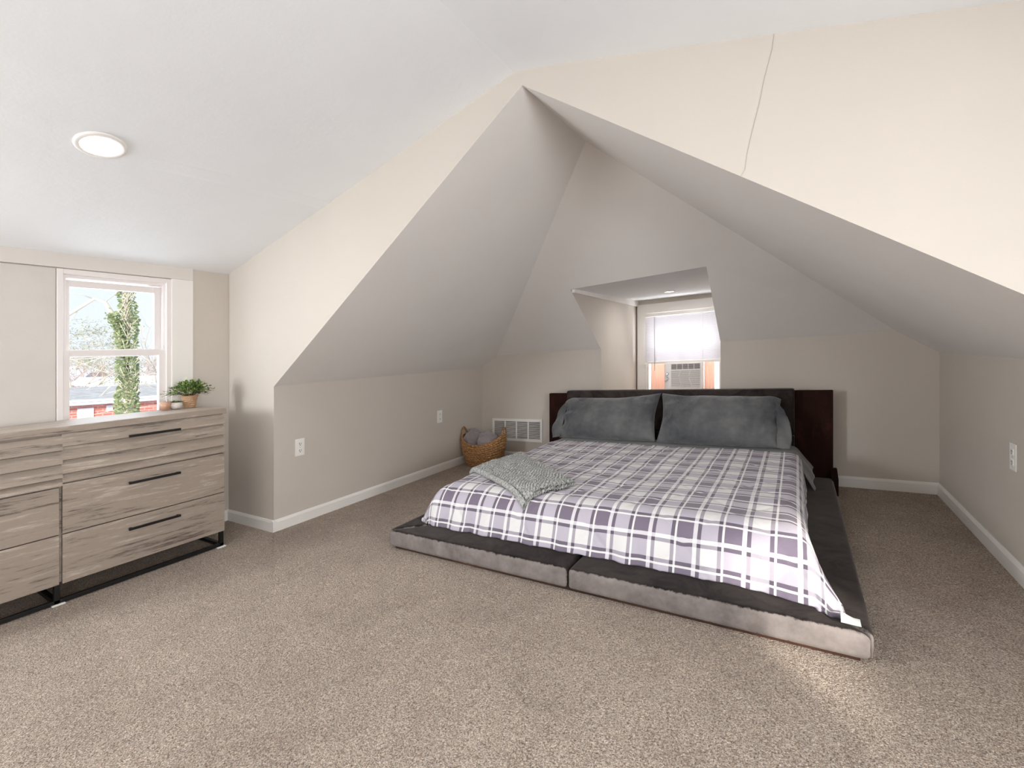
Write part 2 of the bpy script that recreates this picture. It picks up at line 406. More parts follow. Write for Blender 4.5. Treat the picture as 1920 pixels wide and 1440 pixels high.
m = MB(); m.box(-0.012, 0.0142, -0.0142, 0.012, 0.0, 0.072, 0.001, 1); m.box(W-0.0142, W+0.012, -0.0142, 0.012, 0.0, 0.072, 0.001, 1); struct(m.build('trim_9', trim_paint))
# hairline drywall crack in the partition
m = MB(); pts = [(2.962, 2.160), (2.955, 2.10), (2.93, 2.0), (2.915, 1.92), (2.895, 1.84), (2.878, 1.76), (2.872, 1.71), (2.858, 1.69)]
for (a, ha), (b, hb) in zip(pts[:-1], pts[1:]): m.face([(a-0.0006, -0.0012, ha), (a+0.0006, -0.0012, ha), (b+0.0006, -0.0012, hb), (b-0.0006, -0.0012, hb)])
struct(m.build('trim_1', M('crack line', srgb(168, 158, 148), 0.9).m))

# taped drywall joint, slightly proud of the left ceiling plane, feathering out towards the light
m = MB()
def joint(i, j):
    v = -0.90*i; q = 2*j-1; u = 0.535-0.06*i*i + (0.012+0.05*(j > 0.5)+0.012)*q
    return (u, v, RL(u)-0.0045*(1-abs(q))**0.6*(1-i)**0.5-0.0004+0.0012*(abs(q) > 0.98))
m.grid(joint, 60, 16); struct(m.build('trim_8', ceil_paint, smooth=True))
# ================================================================== WINDOW 1 (left gable) and its trim
m = MB(); m.box(UL, UL+0.018, -3.2, -0.244, 1.762, 1.846, 0.003); struct(m.build('trim_2', paint('old white header paint', (216, 210, 204), 0.6, 0.03)))
m = MB(); m.box(UL, UL+0.018, -0.374, -0.244, 0.3, 1.762, 0.003); struct(m.build('trim_3', trim_paint))
m = MB(); m.box(UL, UL+0.010, -3.2, -0.945, 0.078, 1.757, 0.002); struct(m.build('trim_4', panel_paint))
win = bpy.data.objects.new('window_1', None); C.objects.link(win); win.location = G(UL, -0.66, 0.9); struct(win)
m = MB()  # outer frame with stepped stops
def ring(m, x0, x1, a0, a1, h0, h1, t, tb=None):
    tb = t if tb is None else tb
    m.box(x0, x1, a0, a0+t, h0, h1, 0.0015, 1); m.box(x0, x1, a1-t, a1, h0, h1, 0.0015, 1)
    m.box(x0, x1, a0+t, a1-t, h1-t, h1, 0.0015, 1); m.box(x0, x1, a0+t, a1-t, h0, h0+tb, 0.0015, 1)
ring(m, UL-0.10, UL+0.012, -0.941, -0.374, 0.44, 1.758, 0.028)
ring(m, UL-0.10, UL-0.012, -0.918, -0.394, 0.46, 1.735, 0.022)
m.build('window_frame', vinyl, win)
m = MB(); ring(m, UL-0.078, UL-0.048, -0.912, -0.41, 1.245, 1.705, 0.040, 0.045)
m.build('upper_sash', vinyl, win)
m = MB(); ring(m, UL-0.042, UL-0.008, -0.917, -0.402, 0.48, 1.284, 0.036, 0.05)
sash = m.build('lower_sash', vinyl, win)
for a in (-0.78, -0.54):
    m = MB(); m.box(UL-0.030, UL-0.014, a-0.018, a+0.018, 1.284, 1.291, 0.002); m.build('sash_lock', vinyl, sash)
m = MB(); m.box(UL-0.065, UL-0.062, -0.875, -0.447, 1.28, 1.668); m.build('upper_pane', glass_m, win)
m = MB(); m.box(UL-0.028, UL-0.025, -0.884, -0.436, 0.52, 1.25); m.build('lower_pane', glass_m, win)
m = MB(); m.box(UL-0.13, UL-0.10, -0.885, -0.865, 0.5, 1.25); m.build('exterior_stop', vinyl, win)
# out-of-view windows beside and behind the camera; two are added for fill lamps
def plain_window(name, axis, pos, a0, a1, h0, h1, s):
    w = bpy.data.objects.new(name, None); C.objects.link(w)
    w.location = G(pos, (a0+a1)/2, h0) if axis == 'x' else G((a0+a1)/2, pos, h0); struct(w)
    m = MB()
    def bx(p0, p1, b0, b1, c0, c1):
        lo, hi = min(p0, p1), max(p0, p1)
        if axis == 'x': m.box(lo, hi, b0, b1, c0, c1)
        else: m.box(b0, b1, lo, hi, c0, c1)
    p0, p1 = pos-s*0.02, pos+s*0.06
    bx(p0, p1, a0-0.05, a0+0.02, h0-0.05, h1+0.05); bx(p0, p1, a1-0.02, a1+0.05, h0-0.05, h1+0.05)
    bx(p0, p1, a0+0.02, a1-0.02, h1-0.02, h1+0.05); bx(p0, p1, a0+0.02, a1-0.02, h0-0.05, h0+0.02)
    bx(pos+s*0.01, pos+s*0.03, a0, a1, (h0+h1)/2-0.012, (h0+h1)/2+0.012)
    m.build('window_frame', vinyl, w); return w
w3 = plain_window('window_3', 'x', UR, -1.72, -1.0, 0.66, 1.22, 1)
scr = bpy.data.materials.new('sun dimming filter'); scr.use_nodes = True; _nt = scr.node_tree; _nt.nodes.clear()  # added unseen filter that softens the sun patch
_o = _nt.nodes.new('ShaderNodeOutputMaterial'); _t = _nt.nodes.new('ShaderNodeBsdfTransparent'); _t.inputs[0].default_value = (0.92, 0.92, 0.92, 1); _nt.links.new(_t.outputs[0], _o.inputs[0])
m = MB(); m.box(UR+0.040, UR+0.043, -1.70, -1.02, 0.68, 1.20); m.build('sun_filter', scr, w3)
# two added blank windows with shades, dressing for the unseen fill lamps
w4 = plain_window('added_window_right', 'x', UR, -3.35, -2.45, 0.80, 1.68, -0.2)
m = MB(); m.box(UR-0.016, UR-0.013, -3.36, -2.44, 0.79, 1.69); m.build('added_shade', plastic, w4)
w5 = plain_window('added_window_left', 'x', UL, -3.20, -2.40, 0.90, 1.72, 0.2)
m = MB(); m.box(UL+0.020, UL+0.023, -3.22, -2.38, 0.88, 1.73); m.build('added_shade', plastic, w5)

# ================================================================== WINDOW 2 (dormer)
m = MB(); m.box(DL+0.0, DL+0.028, VO+0.03, DV, 1.615, 1.690, 0.003); struct(m.build('trim_5', trim_paint))
m = MB(); m.box(1.437, 1.545, DV-0.018, DV, 0.55, 1.525, 0.002); m.box(2.345, 2.45, DV-0.018, DV, 0.55, 1.525, 0.002); m.box(1.437, 2.45, DV-0.022, DV, 1.525, 1.630, 0.002)
struct(m.build('trim_6', trim_paint))
m = MB(); m.box(DL, DL+0.010, DV-0.006, DV-0.002, 0.55, 1.62); struct(m.build('gap_shadow_strip', M('painted gap shadow', srgb(120, 112, 104), 0.9).m))  # strip whose dark colour paints the shadow in the casing gap
win2 = bpy.data.objects.new('window_2', None); C.objects.link(win2); win2.location = G(1.945, DV, 0.66); struct(win2)
def ringy(m, y0, y1, a0, a1, h0, h1, t):
    m.box(a0, a0+t, y0, y1, h0, h1, 0.0015, 1); m.box(a1-t, a1, y0, y1, h0, h1, 0.0015, 1)
    m.box(a0+t, a1-t, y0, y1, h1-t, h1, 0.0015, 1); m.box(a0+t, a1-t, y0, y1, h0, h0+t, 0.0015, 1)
m = MB(); ringy(m, DV-0.01, DV+0.10, 1.540, 2.350, 0.61, 1.525, 0.030); m.build('window_frame', vinyl, win2)
m = MB(); ringy(m, DV+0.05, DV+0.08, 1.575, 2.315, 1.02, 1.49, 0.035); m.build('upper_sash', vinyl, win2)
m = MB(); ringy(m, DV+0.015, DV+0.045, 1.575, 2.315, 0.938, 1.08, 0.034); m.build('lower_sash', vinyl, win2)
m = MB(); m.box(1.60, 2.29, DV+0.063, DV+0.066, 1.05, 1.46); m.build('upper_pane', glass_m, win2)

# mini blinds
slat_m = translucent('translucent white slat', (222, 221, 226), 0.05)
bl = thing('window_blind', (1.93, DV-0.035, 1.51), 'white mini blind lowered over the dormer window above the air conditioner', 'blind')
BX0, BX1 = 1.535, 2.338
m = MB(); m.box(BX0, BX1, DV-0.058, DV-0.022, 1.478, 1.515, 0.003); m.build('head_rail', plastic, bl)
nsl = 34; bot = 0.972
for i in range(nsl):
    h = 1.468-(1.468-bot)*i/(nsl-1)
    m = MB()
    for k in range(4):
        t0, t1 = k/4, (k+1)/4
        def q(t): return (DV-0.040+(t-0.5)*0.006-0.0016*sin(pi*t), h+(0.5-t)*0.0185)
        (ya, za), (yb, zb) = q(t0), q(t1)
        m.face([(BX0+0.006, ya, za), (BX1-0.006, ya, za), (BX1-0.006, yb, zb), (BX0+0.006, yb, zb)])
    m.build('slat', slat_m, bl)
m = MB(); m.box(BX0-0.004, BX1+0.004, DV-0.062, DV-0.028, 0.935, 0.962, 0.003); m.build('bottom_rail', plastic, bl)
for x in (1.66, 2.16):
    m = MB(); m.tube([(x, DV-0.052, 1.48), (x, DV-0.052, 0.955)], 0.0012, 5); m.build('ladder_cord', plastic, bl)
m = MB(); m.tube([(1.648, DV-0.070, 1.475), (1.650, DV-0.070, 1.2), (1.652, DV-0.071, 0.86)], 0.0035, 6); m.build('tilt_wand', translucent('clear wand', (210, 208, 212), 0.2), bl)

# window air conditioner with its accordion curtains
ac_m = M('pale grey plastic', srgb(238, 234, 234), 0.45).m
ac = thing('air_conditioner', (1.96, DV, 0.64), 'white window air conditioner with louvred grille and two knobs below the blind', 'air conditioner')
AX0, AX1, AH0, AH1, AV = 1.762, 2.166, 0.632, 0.936, DV-0.075
m = MB(); m.box(AX0, AX1, AV, DV+0.30, AH0, AH1, 0.006); m.build('housing', ac_m, ac)
m = MB(); m.box(1.836, 2.136, AV-0.002, AV+0.003, 0.866, 0.925); m.box(1.836, 2.136, AV-0.002, AV+0.003, 0.675, 0.857); m.build('grille_recess', M('grille shadow grey', srgb(110, 104, 106), 0.8).m, ac)
m = MB()
for i in range(4): h = 0.872+0.015*i; m.box(1.836, 2.136, AV-0.007, AV-0.003, h-0.0012, h+0.0012)
for i in range(4): x = 1.836+0.06*(i+1); m.box(x-0.002, x+0.002, AV-0.009, AV-0.002, 0.866, 0.925)
m.build('air_vent', ac_m, ac)
m = MB()
for i in range(17): h = 0.681+0.0108*i; m.box(1.836, 2.136, AV-0.006, AV-0.003, h-0.0030, h+0.0030)
for x0 in (1.932, 2.035):
    m.tube([(x0+0.011*sin(-2*pi*t*0.9+0.6), AV-0.007, 0.857-0.182*t) for t in [i/14 for i in range(15)]], 0.0028, 6)
ringy(m, AV-0.010, AV-0.002, 1.832, 2.140, 0.671, 0.861, 0.004)
m.build('louvre_grille', ac_m, ac)
for h in (0.819, 0.765):
    m = MB(); b = bmesh.new(); bmesh.ops.create_cone(b, cap_ends=True, segments=24, radius1=0.016, radius2=0.012, depth=0.02, matrix=Matrix.Translation((1.792, AV-0.010, h)) @ Matrix.Rotation(pi/2, 4, 'X')); m.merge(b)
    m.box(1.790, 1.794, AV-0.026, AV-0.018, h-0.012, h+0.012)
    m.build('knob', chrome, ac)
m = MB(); m.box(1.766, 1.772, AV-0.003, AV+0.001, 0.732, 0.738); m.build('indicator_light', dark_slot, ac)
for (x0, x1, nm) in ((1.590, 1.760, 'curtain_panel'), (2.168, 2.275, 'curtain_panel')):
    m = MB(); n = int((x1-x0)/0.006)
    for i in range(n):
        a = x0+(x1-x0)*i/n; b_ = x0+(x1-x0)*(i+1)/n; d0 = 0.005 if i % 2 else -0.005
        m.face([(a, DV-0.005+d0, 0.63), (b_, DV-0.005-d0, 0.63), (b_, DV-0.005-d0, 0.935), (a, DV-0.005+d0, 0.935)])
    m.build(nm, translucent('peach accordion vinyl', (240, 212, 196), 0.04), ac)

# ================================================================== CEILING LIGHTS
def ceiling_light(u, v, hfun, slope, label, r=0.087, power=6, emit=9.0):
    h = hfun(u)
    t = thing('ceiling_light', (u, v, h), label, 'light', 'round recessed ceiling lights')
    def P(rr, a, dz): return (u+rr*cos(a), v+rr*sin(a), h+slope*rr*cos(a)-dz)
    m = MB(); n = 40; prof = [(r, 0.0), (r, 0.004), (r*0.93, 0.009), (r*0.78, 0.008), (r*0.76, 0.004)]
    V = [[m.bm.verts.new(P(rr, 2*pi*i/n, dz)) for rr, dz in prof] for i in range(n)]
    for i in range(n):
        for j in range(len(prof)-1): f = m.bm.faces.new((V[i][j], V[(i+1) % n][j], V[(i+1) % n][j+1], V[i][j+1])); f.smooth = True
    m.build('trim_ring', trim_paint, t)
    m = MB(); m.face([P(r*0.77, 2*pi*i/n, 0.005) for i in range(n)]); m.build('diffuser', emis('lit diffuser', (255, 250, 244), emit), t)
    p = G(*P(0, 0, 0.02)); nrm = Vector((slope+SU, SV, -1))
    l = lamp('ceiling_light_glow', 'AREA', p, nrm, power, (1.0, 0.975, 0.94), shape='DISK', size=r*1.5); 
    return t
sl = 0.2255
ceiling_light(0.530, -1.065, RL, sl, 'lit round recessed light in the sloped ceiling above the dresser', power=4)
ceiling_light(0.530, -3.0, RL, sl, 'added unseen fill light in the sloped ceiling far behind the camera on the left', power=3)  # added out of view to raise the room's brightness
ceiling_light(3.40, -1.065, RR, -0.262, 'added unseen fill light in the right slope of the main ceiling above the camera', power=3)  # added out of view to brighten the carpet near the camera
ceiling_light(1.963, 2.843, lambda u: DO+(DH-DO)*(2.843-VO)/(DV-VO), 0.0, 'lit recessed light in the dormer ceiling above the window blind', r=0.055, power=5, emit=6)

# ================================================================== OUTLETS, VENT
def outlet(axis, pos, a, h, s, label, mirror=1):
    loc = (pos, a, h)
    t = thing('wall_outlet', loc, label, 'outlet', 'white duplex wall outlets')
    X = lambda d0, d1: (min(pos+s*d0, pos+s*d1), max(pos+s*d0, pos+s*d1))
    m = MB(); m.box(*X(0, 0.006), a-0.036, a+0.036, h-0.061, h+0.061, 0.0035); m.build('cover_plate', plastic, t)
    for dh in (-0.024, 0.024):
        m = MB(); m.box(*X(0.004, 0.0085), a-0.015, a+0.015, h+dh-0.014, h+dh+0.014, 0.003); r_ = m.build('receptacle', plastic, t)
        m = MB(); m.box(*X(0.0085, 0.009), a-0.008, a-0.005, h+dh-0.003, h+dh+0.008); m.box(*X(0.0085, 0.009), a+0.005, a+0.008, h+dh-0.003, h+dh+0.007); m.box(*X(0.0085, 0.009), a-0.003, a+0.003, h+dh-0.011, h+dh-0.006)
        m.build('slot', dark_slot, r_)
    m = MB(); m.box(*X(0.006, 0.0072), a-0.002, a+0.002, h-0.002, h+0.002); m.build('screw', chrome, t)
outlet('x', 0, 0.190, 0.540, 1, 'white duplex outlet on the left knee wall nearest the corner')
outlet('x', 0, 1.700, 0.550, 1, 'white outlet high on the left knee wall above the wicker basket')
outlet('x', W, 1.155, 0.528, -1, 'white outlet on the right knee wall at the edge of the view')

vt = thing('air_return_grille', (0.465, D, 0.20), 'white metal air return grille low on the back wall behind the basket', 'vent')
m = MB(); m.box(0.165, 0.765, D-0.004, D-0.002, 0.21, 0.42); m.build('cavity', M('vent cavity grey', srgb(58, 54, 52), 0.9).m, vt)
m = MB(); ringy(m, D-0.012, D-0.002, 0.149, 0.778, 0.195, 0.435, 0.026); m.build('frame', trim_paint, vt)
for x in (0.318, 0.463, 0.609):
    m = MB(); m.box(x-0.006, x+0.006, D-0.013, D-0.004, 0.22, 0.41, 0.001, 1); m.build('mullion', trim_paint, vt)
m = MB(); n = 15
for i in range(n):
    h = 0.226+(0.41-0.226)*i/(n-1)
    m.prism([(D-0.012, h-0.0038), (D-0.0108, h-0.0038), (D-0.004, h+0.0014), (D-0.0052, h+0.0014)], 'x', 0.172, 0.755)
m.build('louvres', trim_paint, vt)
for x in (0.160, 0.767):
    m = MB(); m.box(x-0.003, x+0.003, D-0.014, D-0.011, 0.312, 0.318); m.build('screw', chrome, vt)

# ================================================================== DRESSER
DF = -0.066; DB = -0.560; D1 = -0.280; D0 = -1.815; DM = -1.048
dr = thing('dresser', (-0.31, -1.05, 0), 'wide grey oak dresser with slatted top drawers and black metal base under the window', 'dresser')
m = MB(); m.box(DB, DF-0.022, D0+0.004, D1-0.006, 0.105, 0.845); m.build('carcass', oak[3], dr)
m = MB(); m.box(DB-0.005, DF+0.004, D0-0.004, D1+0.006, 0.845, 0.880, 0.0015, 1); m.build('top_board', oak[1], dr)
k = 0
def handle(parent, v0, h):
    mm = MB(); mm.box(DF+0.018, DF+0.028, v0-0.122, v0+0.122, h-0.0065, h+0.0065, 0.001, 1)
    for s_ in (-0.112, 0.112): mm.box(DF-0.002, DF+0.020, v0+s_-0.005, v0+s_+0.005, h-0.005, h+0.005)
    mm.build('handle', black_metal, parent)
for (a0, a1, off, hs) in ((DM+0.006, D1-0.004, 0.0, (0.841, 0.775, 0.708, 0.640, 0.597)), (D0+0.004, DM+0.006, 0.006, (0.834, 0.758, 0.690, 0.621, 0.582))):
    ctr = (-0.659 if off == 0 else -1.43)
    # slatted top drawer: clapboard slats, each leaning out over the one below
    m = MB()
    for j in range(4):
        t, b_ = hs[j], hs[j+1]+0.0045
        m.prism([(DF-0.030, t), (DF-0.014+off, t), (DF+0.007+off, b_+0.004), (DF+0.007+off, b_), (DF-0.030, b_)], 'y', a0, a1)
    bmesh.ops.rotate(m.bm, verts=[], cent=(0, 0, 0), matrix=Matrix.Identity(3)) if False else None
    d_ = m.build('drawer', oak[(k*2) % 5], dr); k += 1
    handle(d_, ctr, 0.786)
    for (h0, h1) in ((0.347, hs[4]-0.004), (0.099, 0.342)):
        m = MB(); m.box(DF-0.022, DF, a0+0.0015 if off == 0 else a0, (a1 if off == 0 else DM-0.004), h0, h1, 0.0012, 1)
        d_ = m.build('drawer', oak[(k*2+1) % 5], dr); k += 1
        handle(d_, ctr, 0.531 if h0 > 0.3 else 0.280)
# prism poly axes for 'y' are (x,z): fine
m = MB()
def bar(x0, x1, y0, y1, z0, z1): m.box(x0, x1, y0, y1, z0, z1, 0.001, 1)
bw_ = 0.022
for (y0, y1) in ((D1-0.030, D1-0.030+bw_), (DM-0.022, DM), (D0+0.01, D0+0.01+bw_)):
    bar(DF-0.026, DF-0.004, y0, y1, 0.004, 0.105); bar(DB+0.02, DB+0.042, y0, y1, 0.004, 0.105); bar(DB+0.02, DF-0.004, y0, y1, 0.004, 0.024)
bar(DF-0.026, DF-0.004, D0+0.01, D1-0.008, 0.004, 0.024); bar(DB+0.02, DB+0.042, D0+0.01, D1-0.008, 0.004, 0.024)
m.build('base_frame', black_metal, dr)
for y in (D1-0.022, DM-0.005):
    m = MB(); m.box(DF-0.030, DF+0.010, y-0.028, y+0.022, 0.0, 0.006, 0.001, 1); m.build('foot_glide', plastic, dr)

# ---- things on the dresser
TH = 0.8815
def on_top(v): return v
cd = thing('candle', (-0.45, -0.460, TH), 'pale brown candle in a clear glass jar left of the potted plants', 'candle')
m = MB(); m.lathe([(0.001, TH+0.004), (0.030, TH+0.004), (0.0335, TH+0.052), (0.001, TH+0.053)], -0.45, -0.460, 36); m.build('wax', M('caramel wax', srgb(196, 152, 126), 0.5, **{'Subsurface Weight': 0.1}).m, cd)
m = MB(); m.lathe([(0.001, TH), (0.030, TH), (0.033, TH+0.004), (0.0395, TH+0.073), (0.0365, TH+0.073), (0.0345, TH+0.055)], -0.45, -0.460, 36)
m.build('glass_jar', glass_m, cd)
m = MB(); m.tube([(-0.45, -0.460, TH+0.052), (-0.449, -0.459, TH+0.060)], 0.0012, 5); m.build('wick', dark_slot, cd)

def leaf(m, p, d, up, L, Wd, curl=0.15):
    d = d.normalized(); s_ = d.cross(up); s_ = s_.normalized() if s_.length > 1e-3 else Vector((1, 0, 0)); n_ = s_.cross(d)
    prof = [(0, 0.12), (0.25, 0.8), (0.55, 1.0), (0.8, 0.62), (1.0, 0.05)]
    L_ = []; R_ = []; Mid = []
    for t, wd in prof:
        c = p + d*L*t - n_*curl*L*t*t
        Mid.append(m.bm.verts.new(c-n_*0.06*L*wd)); L_.append(m.bm.verts.new(c+s_*Wd*wd*0.5)); R_.append(m.bm.verts.new(c-s_*Wd*wd*0.5))
    for i in range(len(prof)-1):
        for A, B in ((L_, Mid), (Mid, R_)):
            f = m.bm.faces.new((A[i], B[i], B[i+1], A[i+1])); f.smooth = True
def leafmat(name, a, b, c, tr=0.25):
    m = M(name, rough=0.4); r = m.n('NewGeometry')
    col = m.ramp(r.outputs['Random Per Island'], [(0.0, a), (0.5, b), (1.0, c)]); m.color(col)
    t = m.n('BsdfTranslucent'); m.l(col, t.inputs[0]); x = m.n('MixShader'); x.inputs[0].default_value = tr
    out = m.nt.nodes['Material Output']; m.l(m.b.outputs[0], x.inputs[1]); m.l(t.outputs[0], x.inputs[2]); m.l(x.outputs[0], out.inputs[0])
    return m.m
green = leafmat('boxwood leaf green', srgb(44, 72, 34), srgb(92, 126, 62), srgb(178, 196, 112))
green2 = leafmat('small succulent green', srgb(50, 70, 30), srgb(90, 112, 48), srgb(120, 140, 70))

tp = thing('small_potted_succulent', (-0.445, -0.397, TH), 'small white textured pot with short green leaves between the candle and the plant', 'plant')
px_, py_ = -0.445, -0.402
m = MB(); m.lathe([(0.001, TH), (0.024, TH), (0.033, TH+0.012), (0.036, TH+0.028), (0.031, TH+0.044), (0.0285, TH+0.043), (0.001, TH+0.038)], px_, py_, 32)
pm = M('white embossed ceramic', srgb(228, 220, 214), 0.6); pm.bump(pm.noise(130, 3, 0.6), 0.8, 0.01); m.build('pot', pm.m, tp)
m = MB()
for i in range(90):
    a = random.uniform(0, 2*pi); r0 = random.uniform(0, 0.022)
    leaf(m, Vector((px_+r0*cos(a), py_+r0*sin(a), TH+0.040)), Vector((cos(a)*0.9, sin(a)*0.9+0.5, random.uniform(0.35, 1.0))), Vector((0, 0, 1)), random.uniform(0.016, 0.028), 0.006)
m.build('leaves', green2, tp)

bp = thing('potted_plant', (-0.455, -0.328, TH), 'bushy green leafy plant in a woven tan pot on the right end of the dresser', 'plant')
px_, py_ = -0.455, -0.318
def wv(a, z): return 0.0009*sin(60*a+(1 if int((z-TH)/0.0065) % 2 else 0)*pi)+0.0012*sin((z-TH)/0.0065*pi)
m = MB()
def fpot(i, j):
    a = 2*pi*i; z = TH+0.082*j; r = 0.034+0.014*j + wv(a, z)
    if j > 0.93: r += 0.002
    return (px_+r*cos(a), py_+r*sin(a), z)
m.grid(fpot, 120, 60, closed=True)
m.lathe([(0.001, TH+0.001), (0.034, TH+0.001)], px_, py_, 24); m.lathe([(0.046, TH+0.081), (0.044, TH+0.070), (0.001, TH+0.070)], px_, py_, 32)
wm = M('woven tan fibre', srgb(176, 138, 106), 0.8); wm.color(wm.ramp(wm.noise(90, 3, 0.6, wm.coord((1, 1, 2))), [(0.3, srgb(146, 108, 80)), (0.7, srgb(202, 168, 134))])); m.build('pot', wm.m, bp)
ms, ml = MB(), MB()
for i in range(74):
    a = random.uniform(0, 2*pi); el = random.uniform(0.05, 1.35); R = random.uniform(0.075, 0.118)*(1.12 if el < 0.5 else 0.95)
    dd = Vector((cos(a)*cos(el)*0.78, sin(a)*cos(el)*1.12, sin(el)*1.12)); p0 = Vector((px_+0.015*cos(a), py_+0.015*sin(a), TH+0.075))
    pts = [p0 + dd*R*t + Vector((0, 0, 0.02*sin(pi*t)-0.012*t*t*(1 if el < 0.5 else 0))) for t in (0, 0.33, 0.66, 1)]
    ms.tube(pts, [0.0012, 0.001, 0.0008, 0.0006], 4)
    for q in range(11):
        t = 0.3+0.7*q/10; b_ = p0+dd*R*t+Vector((0, 0, 0.02*sin(pi*t)))
        sd = Vector((random.uniform(-1, 1), random.uniform(-1, 1), random.uniform(-0.3, 0.9)))
        leaf(ml, b_, (dd*0.7+sd*0.8), Vector((random.uniform(-.4, .4), random.uniform(-.4, .4), 1)), random.uniform(0.014, 0.022), random.uniform(0.009, 0.013))
ms.build('stems', M('stem', srgb(88, 84, 50), 0.7).m, bp); ml.build('foliage', green, bp)

# ================================================================== BED
B0, B1, BV0, BV1 = 0.955, 3.245, 0.135, 2.20
bed = thing('platform_bed', (2.10, 1.2, 0), 'low platform bed frame upholstered in charcoal velvet with wide padded headboard', 'bed')
m = MB(); m.box(B0+0.035, B1-0.035, BV0+0.03, BV1, 0.0, 0.022); m.build('plinth', brown_strip, bed)
RW = 0.30
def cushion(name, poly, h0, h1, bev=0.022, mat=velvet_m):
    """padded slab from a plan outline"""
    b = bmesh.new(); lo = [b.verts.new((x, y, h0)) for x, y in poly]; hi = [b.verts.new((x, y, h1)) for x, y in poly]
    n = len(poly); b.faces.new(lo[::-1]); b.faces.new(hi)
    for i in range(n): b.faces.new((lo[i], lo[(i+1) % n], hi[(i+1) % n], hi[i]))
    bmesh.ops.bevel(b, geom=b.edges[:], offset=bev, segments=4, profile=0.55, affect='EDGES')
    m = MB(); m.merge(b)
    o = m.build(name, mat, bed, smooth=True); return o
g = 0.002
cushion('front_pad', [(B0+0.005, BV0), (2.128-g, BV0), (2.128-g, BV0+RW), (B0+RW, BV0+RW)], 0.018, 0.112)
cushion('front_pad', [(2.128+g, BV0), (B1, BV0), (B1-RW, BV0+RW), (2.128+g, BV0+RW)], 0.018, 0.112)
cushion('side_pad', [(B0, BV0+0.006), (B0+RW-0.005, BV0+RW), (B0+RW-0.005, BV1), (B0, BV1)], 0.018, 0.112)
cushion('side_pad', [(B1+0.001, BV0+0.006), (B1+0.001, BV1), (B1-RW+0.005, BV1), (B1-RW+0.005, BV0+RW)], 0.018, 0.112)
m = MB(); m.box(B0+0.26, B1-0.26, BV0+0.26, BV1+0.05, 0.02, 0.10); m.build('slat_deck', brown_strip, bed)
# headboard
m = MB(); m.box(0.923, 1.170, 2.295, 2.335, 0.0, 0.718, 0.002, 1); m.build('side_panel', espresso, bed)
m = MB(); m.box(3.000, 3.252, 2.295, 2.335, 0.0, 0.730, 0.002, 1); m.build('side_panel', espresso, bed)
m = MB(); m.box(1.160, 3.010, 2.300, 2.335, 0.0, 0.70); m.build('backing_board', espresso, bed)
m = MB(); m.box(1.154, 3.012, 2.200, 2.297, 0.40, 0.752, 0.022, 4); m.box(1.154, 3.012, 2.205, 2.297, 0.10, 0.398, 0.015, 4); m.build('headboard_cushion', velvet_h, bed, smooth=False)
for (x0, x1) in ((0.915, 0.945), (3.235, 3.275)):
    m = MB(); m.prism([(2.14, 0.0), (2.335, 0.0), (2.335, 0.155), (2.29, 0.155), (2.14, 0.115)], 'x', x0, x1); m.build('rail_end', espresso, bed)

# mattress with its fitted sheet
mt = thing('mattress', (2.10, 1.25, 0.10), 'mattress covered in a slate grey fitted sheet on the platform bed', 'mattress')
m = MB(); m.box(1.19, 3.00, 0.45, 2.195, 0.113, 0.305, 0.045, 4); m.build('fitted_sheet', sheet_m, mt, smooth=True)

# ---------------- duvet
TOP = 0.345; LAND = 0.122
def drop_profile(d, r, ang):
    """d: arc length past the start of the rounding -> (outward, down)"""
    if d <= 0: return 0.0, 0.0
    A = radians(ang)
    if d < r*A: return r*sin(d/r), r*(1-cos(d/r))
    o, z = r*sin(A), r*(1-cos(A)); e = d-r*A
    return o+e*cos(A), z+e*sin(A)
SC = 2.095
TH0 = 1.90               # head edge
FR, FA = 0.15, 74        # foot rounding
FV = 0.455                # where the foot rounding starts
maxd = TOP-LAND
def foot_len():
    d = 0
    while drop_profile(d, FR, FA)[1] < maxd: d += 0.001
    return d
FL = foot_len(); TLEN = (TH0-FV)+FL
S0, S1 = 1.24, 2.985
def side_len(r, a):
    d = 0
    while drop_profile(d, r, a)[1] < maxd-0.005: d += 0.001
    return d
LS, RS = side_len(0.12, 58), side_len(0.07, 82)
sA, sB = S0-LS, S1+RS
